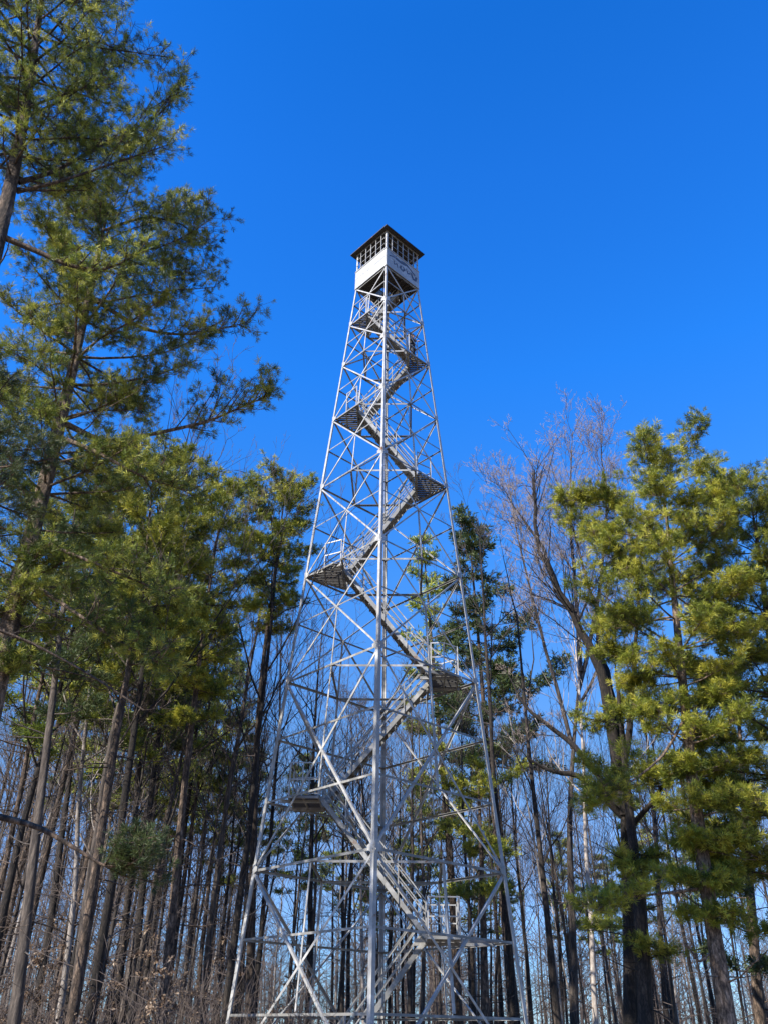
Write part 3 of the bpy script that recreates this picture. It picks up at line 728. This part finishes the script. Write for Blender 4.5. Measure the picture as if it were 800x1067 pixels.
# ------------------------------------------------------------------ the forked dark oak and other custom bare trees
def skeleton_tree(seed, trunk, d, r, limbs, label, bk, tw, sub=6, maxl=4, twr=.0055, cat='bare tree', name='bare_tree', mult=1.6):
    base, tp = px_trunk(trunk, d)
    t = Tree(seed); rng = t.rng; k = len(tp); tt = np.linspace(0, 1, k)
    rad = r * (1 - .75 * tt); rad[0] *= 1.3; t.tubes.append(tube(tp, rad, 12, rng))
    for pl, r0, L, n in limbs:
        c = local_line(pl, base); c[1:-1] += rng.normal(0, .035, c[1:-1].shape)
        t.tubes.append(tube(c, r0 * (1 - .85 * np.linspace(0, 1, len(c)) ** 1.1), 8, rng))
        t.ramify(c, L * 1.25, r0 * .3, 1, maxl, int(n * mult), .75, twr, .35)
    return link_tree(t, name, base, 0, (bk, tw), False, label, cat)
skeleton_tree(51, [(658, 1064), (655, 950), (650, 865), (648, 800)], 27.0, .30, [
    ([(650, 850, 27), (640, 770, 27), (628, 700, 26.8), (605, 655, 26.6), (582, 615, 26.5), (562, 575, 26.3), (557, 530, 26), (556, 490, 26)], .20, 4.4, 17),
    ([(582, 615, 26.5), (566, 570, 27.3), (545, 540, 27.8), (522, 505, 28.3)], .08, 3.2, 9),
    ([(648, 850, 27), (612, 812, 26.5), (585, 806, 26.2), (562, 800, 26), (545, 785, 25.8)], .12, 1.3, 3),
    ([(645, 840, 27), (610, 790, 27.4), (575, 760, 27.7), (545, 735, 28), (530, 705, 28.3)], .12, 1.7, 4),
    ([(650, 820, 27), (640, 740, 27.5), (625, 680, 28), (622, 640, 28.3), (600, 560, 28.6), (580, 510, 29)], .13, 3.8, 12),
    ([(648, 810, 27), (658, 740, 27.2), (660, 690, 27.5), (668, 620, 28), (650, 540, 28.5)], .12, 3.5, 10),
    ([(650, 870, 27), (690, 820, 26.4), (720, 780, 26), (740, 740, 25.6)], .09, 2.6, 7)],
    'dark forked oak with crooked bare limbs, right of the tower', M_dbark, M_ptwig, mult=1.9, twr=.0062, cat='oak tree', name='oak_tree')
skeleton_tree(52, [(598, 1064), (596, 960), (592, 860), (598, 760), (604, 700)], 40.0, .22, [
    ([(604, 700, 40), (600, 620, 40), (592, 540, 40), (596, 450, 40)], .13, 5.0, 18),
    ([(602, 720, 40), (625, 620, 40.5), (632, 530, 41), (625, 455, 41)], .12, 5.0, 18),
    ([(596, 780, 40), (570, 680, 39.5), (545, 590, 39), (528, 500, 39)], .11, 4.6, 16),
    ([(600, 740, 40), (640, 660, 40), (668, 600, 40)], .08, 4.2, 10)],
    'tall pale bare tree whose pinkish crown stands against the sky behind the oak', M_obark, M_ptwig, twr=.0085, mult=2.5)
skeleton_tree(53, [(580, 1060), (566, 920), (552, 800), (545, 720), (538, 640)], 31.0, .13, [
    ([(566, 900, 31), (590, 850, 31), (602, 800, 31)], .03, 1.1, 3),
    ([(556, 830, 31), (535, 780, 31), (520, 745, 31)], .03, 1.1, 3),
    ([(548, 740, 31), (556, 690, 31), (550, 620, 31)], .04, 1.3, 4),
    ([(540, 660, 31), (528, 600, 31), (520, 560, 31)], .035, 1.3, 4)],
    'thin dark bare tree leaning left between the tower and the oak', M_dbark, M_twig, maxl=3)

# ------------------------------------------------------------------ forest: copied individuals
protos = []
spec = [(61, 21, .13, .45, .30, 15, 3), (62, 23, .15, .5, .26, 14, 3), (63, 18, .095, .4, .30, 13, 3), (64, 20, .115, .35, .27, 16, 3),
        (65, 22, .14, .42, .34, 14, 3), (66, 16, .07, .35, .30, 12, 3), (67, 24, .14, .55, .24, 13, 3), (68, 19, .10, .45, .28, 14, 3)]
barks = [M_obark, M_dbark, M_lbark, M_obark, M_dbark, M_obark, M_dbark, M_lbark]
def bare_proto(i, loc, rz, label, group=None):
    sd, H, r, cb, sp, nl, ml = spec[i]
    t = bare_tree(sd, H, r, cb, sp, nl, ml, wander=.026, sub=5, twr=.0075)
    return link_tree(t, 'bare_tree', loc, rz, (barks[i], M_twig), False, label, 'bare tree', group)
pspec = [(71, 23, .12), (72, 21, .10), (73, 25, .135)]
def pine_proto(i, loc, rz, label, group=None, mat=None):
    sd, H, r = pspec[i]
    def prof(h, az):
        f = (h / H - .5) / .5; return 2.5 * max(.15, math.sin(PI * min(1, .25 + f * .75)) ** .7) if f > 0 else 1.0
    t = pine_tree(sd, H, r, H * .52, prof, nlimb=34, dens=.7, size=1.35, clump=1.1, dead=22)
    return link_tree(t, 'pine_tree', loc, rz, (M_pbark, mat or M_fg), True, label, 'pine tree', group, 8, .15, .042)
bare = {}; pines = {}
rng = random.Random(7)
def put_bare(i, px, d, s, label, group, rz=None):
    p = P(px, 1078, d); z = ground_h(p.x, p.y); loc = Vector((p.x, p.y, z)); rz = rng.uniform(0, 6.28) if rz is None else rz
    if i not in bare: bare[i] = bare_proto(i, loc, rz, label, group); r = bare[i]
    else: r = copy_tree(bare[i], loc, rz, (s, s * rng.uniform(.92, 1.1)), label, group)
    r.rotation_euler = (rng.gauss(0, .014), rng.gauss(0, .014), rz); return r
def put_pine(i, px, d, s, label, group, mat=None):
    p = P(px, 1078, d); z = ground_h(p.x, p.y); loc = Vector((p.x, p.y, z)); rz = rng.uniform(0, 6.28)
    if i not in pines: pines[i] = pine_proto(i, loc, rz, label, group, mat); return pines[i]
    return copy_tree(pines[i], loc, rz, (s, s * rng.uniform(.92, 1.08)), label, group)
# trees one can pick out (x is the photo column where the trunk meets the horizon)
picked = [
 (0, 62, 30, .9, 'pale thin trunk leaning right in the lower left corner', 2),
 (0, 92, 27, 1, 'dark straight trunk beside the pale thin one, lower left', 4),
 (0, 118, 36, 1, 'bare trunk just left of the dark double trunks, lower left', 1),
 (0, 205, 33, 1, 'slender bare trunk between the two left pines', 3),
 (0, 232, 30, 1.05, 'thick brown trunk immediately left of the tower left leg', 4),
 (0, 262, 40, 1, 'dark trunk inside the left panel of the tower base', 1),
 (0, 322, 38, 1.1, 'stout brown trunk behind the square left landing', 4),
 (0, 350, 46, 1, 'slim bare tree left of the tower near leg', 5),
 (0, 440, 44, .95, 'bare tree close right of the tower near leg', 3),
 (0, 535, 36, .8, 'very dark trunk beside the tower right leg', 6),
 (0, 618, 34, .75, 'pale bare trunk left of the dark oak', 7),
 (0, 705, 37, .8, 'thin bare trunk between the oak and the tallest right pine', 5),
 (0, 730, 45, .7, 'dark bare trunk behind the base of the tallest right pine', 6)]
for _, px, d, s, lab, i in picked: put_bare(i, px, d, s * (.85 if 190 < px < 330 else 1), lab, None)
LM = [(10, 'at the far left edge'), (50, 'under the low bough at the left edge'), (90, 'in the crowded lower left corner'), (125, 'beside the dark double trunks at lower left'),
      (160, 'midway between the left edge and the tower'), (200, 'a few trunks left of the tower'), (245, 'just outside the tower left leg'), (285, 'inside the tower left leg'),
      (325, 'behind the square left landing'), (390, 'just left of the tower near leg'), (430, 'just right of the tower near leg'), (480, 'behind the lowest right landing'),
      (545, 'inside the tower right leg'), (585, 'right of the tower, left of the oak'), (640, 'close left of the dark oak'), (690, 'close right of the dark oak'),
      (750, 'behind the tallest right pine'), (9999, 'at the right edge')]
TONE = ['grey', 'dark', 'pale', 'grey', 'dark', 'grey', 'dark', 'pale']
def blabel(px, d, i, s):
    where = next(w for lim, w in LM if px < lim); size = ['medium', 'tall', 'short', 'medium', 'stout', 'very thin', 'tall', 'short'][i]
    dep = 'nearer' if d < 42 else 'mid-distance' if d < 56 else 'distant'
    g = 'bare trees in the wood left of the tower' if px < 240 else 'bare trees behind the tower' if px < 545 else 'bare trees in the wood on the right'
    return '%s %s %s bare tree %s' % (dep, size, TONE[i], where), g
used = []
def far_enough(p, m):
    for q in used:
        if (q - p).length < m: return False
    used.append(p.copy()); return True
cnt = 0; tries = 0; seen = set()
while cnt < 150 and tries < 4000:
    tries += 1
    px = rng.choice([rng.uniform(-60, 260), rng.uniform(-60, 260), rng.uniform(200, 560), rng.uniform(540, 860)])
    left = px < 250
    d = rng.uniform(26 if left else 37, 75) if left else rng.uniform(38, 72)
    p = P(px, 1078, d)
    if math.hypot(p.x - TX, p.y - TY) < 8 or not far_enough(Vector((p.x, p.y, 0)), 1.5 if left else 2.2): continue
    opts = [q for q in range(8) if blabel(px, d, q, 1)[0] not in seen and not (left and q in (2, 7) and rng.random() < .7)]
    if not opts: continue
    i = rng.choice(opts); seen.add(blabel(px, d, i, 1)[0])
    s = rng.uniform(.72, 1.0) if left else rng.uniform(.62, .95) if px < 560 else rng.uniform(.55, .8)
    s *= .84 if 190 < px < 340 else 1
    put_bare(i, px, d, s, *blabel(px, d, i, s)); cnt += 1
def plabel(px, d, i):
    where = next(w for lim, w in LM if px < lim)
    g = 'pines in the wood on the left' if px < 260 else 'distant pines behind the tower' if px < 545 else 'distant pines on the right'
    return '%s %s pine %s' % ('distant' if d > 48 else 'mid-distance' if d > 36 else 'nearer', ['bushy crowned', 'slim', 'tall straight'][i], where), g
for px, d, s, i in [(8, 33, .95, 0), (50, 38, 1, 1), (110, 42, 1, 2), (75, 47, 1, 0), (135, 48, .95, 1), (170, 40, .9, 0), (200, 52, .95, 2), (-20, 40, 1, 2), (-30, 28, .9, 1), (30, 55, 1, 0), (150, 58, 1, 1), (95, 31, .92, 1), (222, 50, .85, 1),
                    (300, 55, .75, 0), (395, 60, .7, 1), (430, 52, .62, 2), (345, 66, .75, 2), (520, 55, .62, 1),
                    (600, 60, .6, 0), (690, 50, .6, 1), (745, 62, .65, 2), (640, 66, .65, 1), (800, 48, .7, 0)]:
    put_pine(i, px, d, s, *plabel(px, d, i))

# one tall pine beyond the left edge, beside the photographer: it dapples the lower tower with shade
copy_tree(pines[2], Vector((-15.0, 11.8, ground_h(-15, 11.8))), 2.0, (1.15, 1.12), 'tall pine beyond the left edge, shading the lower part of the tower', 'pines in the wood on the left')
# saplings holding dry leaves, lower left
def sapling(seed, H):
    t = Tree(seed); c = grow((0, 0, 0), (0, 0, 1), H, 8, t.rng, .06, .05); t.limb(c, .03, .006, 5)
    for i in range(16):
        f = .15 + .85 * t.rng.uniform(); p, d = along(c, f); az = t.rng.uniform(0, 6.3)
        L = t.rng.uniform(.5, 1.5) * (1.2 - f); q = grow(p, (math.cos(az), math.sin(az), .5), L, 4, t.rng, .15, .02); t.seg(q, .010, .004)
        for j in range(int(12 * L) + 3):
            pp, dd = along(q, t.rng.uniform(.2, .99)); t.tuft.append((pp + t.rng.normal(0, .05, 3), nrmz(dd + np.array([0, 0, -.6])), t.rng.uniform(.8, 1.2), t.rng.uniform()))
    return t
sap = None
for k in range(44):
    px = rng.uniform(-30, 235) if k < 38 else rng.uniform(235, 330); d = rng.uniform(24, 42); p = P(px, 1078, d)
    loc = Vector((p.x, p.y, ground_h(p.x, p.y)))
    where = next(w for lim, w in LM if px < lim); szs = rng.uniform(.6, 1.25); lab = '%s %s sapling holding dry brown leaves %s' % ('nearer' if d < 33 else 'farther', 'small' if szs < .95 else 'taller', where); g = 'dry leaved saplings at the bottom left'
    if lab in seen: continue
    seen.add(lab)
    if sap is None:
        t = sapling(81, 4.2); sap = link_tree(t, 'beech_sapling', loc, 0, (M_obark, M_leaf), True, lab, 'sapling', g, 3, .10, .055)
    else:
        copy_tree(sap, loc, rng.uniform(0, 6.28), szs, lab, g)

# the far-off wood, one mass
def far_wood():
    t = Tree(99); r = t.rng
    segs = []
    for i in range(900):
        px = r.uniform(-500, 1300); d = r.uniform(78, 130)
        if px > 240 and r.uniform() < .25: continue
        p = P(px, 1078, d); H = r.uniform(11, 17) * (1.15 if px < 240 else .8); rr = r.uniform(.08, .17); z = ground_h(p.x, p.y)
        c = grow((p.x, p.y, z - .3), (r.normal(0, .03), r.normal(0, .03), 1), H, 6, r, .03, .05)
        for j in range(6): segs.append((*c[j], *c[j + 1], rr * (1 - j / 6.3), rr * (1 - (j + 1) / 6.3)))
        for j in range(30):
            f = r.uniform(.2, 1); q, dd = along(c, min(f, .99)); az = r.uniform(0, 6.3); L = r.uniform(1.2, 3.6) * (1.2 - f * .7)
            b = grow(q, (math.cos(az), math.sin(az), r.uniform(.3, 1.3)), L, 3, r, .15, .08)
            for m in range(3): segs.append((*b[m], *b[m + 1], .028 - .007 * m, .021 - .006 * m))
            for m in range(3):
                e, ee = along(b, r.uniform(.3, 1)); g = e + nrmz(ee + r.normal(0, .5, 3)) * r.uniform(.5, 1.4); segs.append((*e, *g, .014, .008))
    V, F = segs_mesh('', segs, 3); return np_mesh('distant_wood', V, F, 4)
tag(link_mesh('distant_wood', far_wood(), M_twig), 'far-off leafless wood closing the view', kind='stuff')
# brushy understory on the left
def brush():
    t = Tree(98); r = t.rng; segs = []
    for i in range(1500):
        px = r.uniform(-80, 330) if i < 1100 else r.uniform(330, 860); d = r.uniform(24, 60) if i < 1100 else r.uniform(40, 65); p = P(px, 1078, d); z = ground_h(p.x, p.y)
        H = r.uniform(.8, 3.6) if i < 1100 else r.uniform(.6, 2.6)
        c = grow((p.x, p.y, z - .05), (r.normal(0, .25), r.normal(0, .25), 1), H, 5, r, .10, .04)
        for j in range(5): segs.append((*c[j], *c[j + 1], .014 - .002 * j, .012 - .002 * j))
        for j in range(9):
            q, dd = along(c, r.uniform(.25, .99)); L = r.uniform(.3, 1.2); b = grow(q, dd + r.normal(0, .6, 3), L, 2, r, .2, .05)
            for m in range(2): segs.append((*b[m], *b[m + 1], .007, .005))
    V, F = segs_mesh('', segs, 3); return np_mesh('brush', V, F, 4)
tag(link_mesh('brush', brush(), M_twig), 'tangled bare undergrowth along the wood edge', kind='stuff')

# ------------------------------------------------------------------ the visitor on an upper landing
M_coat, _, _ = new_mat('dark jacket cloth', (.022,.022,.028), .85)
M_jean, _, _ = new_mat('dark trousers cloth', (.03,.035,.05), .85)
M_skin, _, _ = new_mat('skin', (.48,.28,.20), .6)
M_hair, _, _ = new_mat('dark brown hair', (.02,.014,.01), .6)
M_shoe, _, _ = new_mat('brown shoe leather', (.10,.05,.03), .6)
def skin_body(name, verts, edges, rads, mat, parent, root=0, sub=2):
    me = bpy.data.meshes.new(name); me.from_pydata(verts, edges, []); me.update()
    o = bpy.data.objects.new(name, me); COL.objects.link(o)
    m = o.modifiers.new('skin', 'SKIN'); m.use_smooth_shade = True
    sv = me.skin_vertices[0].data if me.skin_vertices else None
    if sv is None:
        bmm = bmesh.new(); bmm.from_mesh(me); bmm.verts.layers.skin.verify(); bmm.to_mesh(me); bmm.free(); sv = me.skin_vertices[0].data
    for i, r in enumerate(rads):
        sv[i].radius = r if isinstance(r, tuple) else (r, r); sv[i].use_root = (i == root)
    s = o.modifiers.new('sub', 'SUBSURF'); s.levels = sub; s.render_levels = sub
    dg = bpy.context.evaluated_depsgraph_get(); me2 = bpy.data.meshes.new_from_object(o.evaluated_get(dg))
    bpy.data.objects.remove(o); return link_mesh(name, me2, mat, parent)
def person(loc, rz):
    root = empty('person', loc, rz)
    tag(root, 'visitor in dark clothes standing on the upper right landing, one hand on the rail', 'person')
    # pelvis, spine, neck, head, arms, legs (facing local -y)
    V = [(0,0,.95),(0,.01,1.12),(0,.015,1.32),(0,.01,1.44),(0,0,1.52),(0,-.015,1.60),(0,-.02,1.70),
         (-.19,.01,1.41),(-.24,-.05,1.16),(-.22,-.27,1.06),(.19,.01,1.41),(.23,.02,1.14),(.22,-.09,.92),
         (-.10,0,.90),(-.11,-.04,.50),(-.11,.02,.10),(-.11,-.14,.045),(.10,0,.90),(.12,-.01,.50),(.13,.06,.10),(.13,-.10,.045)]
    E_ = [(0,1),(1,2),(2,3),(3,4),(4,5),(5,6),(3,7),(7,8),(8,9),(3,10),(10,11),(11,12),(0,13),(13,14),(14,15),(15,16),(0,17),(17,18),(18,19),(19,20)]
    R = [(.15,.11),(.135,.10),(.16,.11),(.11,.08),.055,(.085,.10),(.07,.085),.065,.048,.033,.065,.048,.033,.085,.06,.042,.04,.085,.06,.042,.04]
    b = skin_body('body', V, E_, R, M_skin, root)
    # clothes as slightly larger shells over torso+arms and legs
    Vc = [(0,0,.90),(0,.01,1.12),(0,.015,1.32),(0,.01,1.45),(-.19,.01,1.42),(-.24,-.05,1.16),(-.22,-.25,1.07),(.19,.01,1.42),(.23,.02,1.14),(.22,-.08,.94)]
    Ec = [(0,1),(1,2),(2,3),(3,4),(4,5),(5,6),(3,7),(7,8),(8,9)]
    skin_body('jacket', Vc, Ec, [(.19,.15),(.165,.13),(.185,.14),(.13,.10),.085,.065,.05,.085,.065,.05], M_coat, root)
    Vt = [(0,0,.98),(-.10,0,.88),(-.11,-.04,.50),(-.11,.02,.11),(.10,0,.88),(.12,-.01,.50),(.13,.06,.11)]
    skin_body('trousers', Vt, [(0,1),(1,2),(2,3),(0,4),(4,5),(5,6)], [(.16,.13),.105,.075,.062,.105,.075,.062], M_jean, root)
    for x, y in ((-.11, .02), (.13, .06)):
        skin_body('shoe', [(x,y+.03,.06),(x,y-.08,.05),(x,y-.19,.04)], [(0,1),(1,2)], [.055,.05,.042], M_shoe, root, sub=1)
    for sx, w in ((-1, (-.22,-.27,1.06)), (1, (.22,-.09,.92))):
        w = Vector(w); dr = Vector((0,-1,-.15)) if sx < 0 else Vector((0,-.25,-1)); dr.normalize(); sd = Vector((1,0,0))
        vs = [w, w + dr * .05, w + dr * .09]; es = [(0,1),(1,2)]; rs_ = [.024,(.036,.018),(.038,.016)]
        for q, (o_, l) in enumerate(((-.03,.065),(-.01,.078),(.01,.074),(.03,.056))):
            i = len(vs); bend = Vector((0,0,-1)) if sx < 0 else Vector((0,-1,0))
            a = w + dr * .10 + sd * o_; vs += [a, a + dr * l * .5 + bend * .012, a + dr * l * .8 + bend * .035]; es += [(2,i),(i,i+1),(i+1,i+2)]; rs_ += [.010,.009,.008]
        i = len(vs); a = w + dr * .035 - sd * sx * .032; vs += [a, a - sd * sx * .03 + dr * .035]; es += [(1,i),(i,i+1)]; rs_ += [.012,.010]
        skin_body('hand', vs, es, rs_, M_skin, root, sub=1)
    bmm = bmesh.new(); bmesh.ops.create_uvsphere(bmm, u_segments=20, v_segments=14, radius=1)
    for v in bmm.verts:
        c = v.co.copy(); k = 1.0
        v.co = Vector((c.x * .098, c.y * .118 + .012, c.z * .115 + 1.68))
    dl = [f for f in bmm.faces if (lambda c: c.y < -.03 and c.z < 1.715)(f.calc_center_median()) or f.calc_center_median().z < 1.59]
    bmesh.ops.delete(bmm, geom=dl, context='FACES')
    me = bpy.data.meshes.new('hair'); bmm.to_mesh(me); bmm.free()
    for p_ in me.polygons: p_.use_smooth = True
    link_mesh('hair', me, M_hair, root)
    f = MB(); f.prism([(-.012,0),(.012,0),(.004,.03)], Vector((0,-.115,1.625)), Vector((1,0,0)), Vector((0,-.3,1)).normalized(), Vector((0,-.02,0))); f.build('nose', M_skin, root)
    for sx in (-1, 1):
        e_ = MB(); e_.rod((sx*.033,-.100,1.655),(sx*.033,-.112,1.655),.011,8); e_.build('eye', M_hair, root)
        e_ = MB(); e_.rod((sx*.088,0,1.635),(sx*.104,.005,1.64),.026,8); e_.build('ear', M_skin, root)
    f = MB(); f.box(-.024,-.113,1.588,.024,-.103,1.598); f.build('mouth', new_mat('lips', (.35,.13,.11), .5)[0], root)
cy, sy = math.cos(YAW), math.sin(YAW)
lx, ly = .98 + .22, -.08
person(Vector((TX + lx * cy - ly * sy, TY + lx * sy + ly * cy, 27.25 + .055)), math.radians(70))
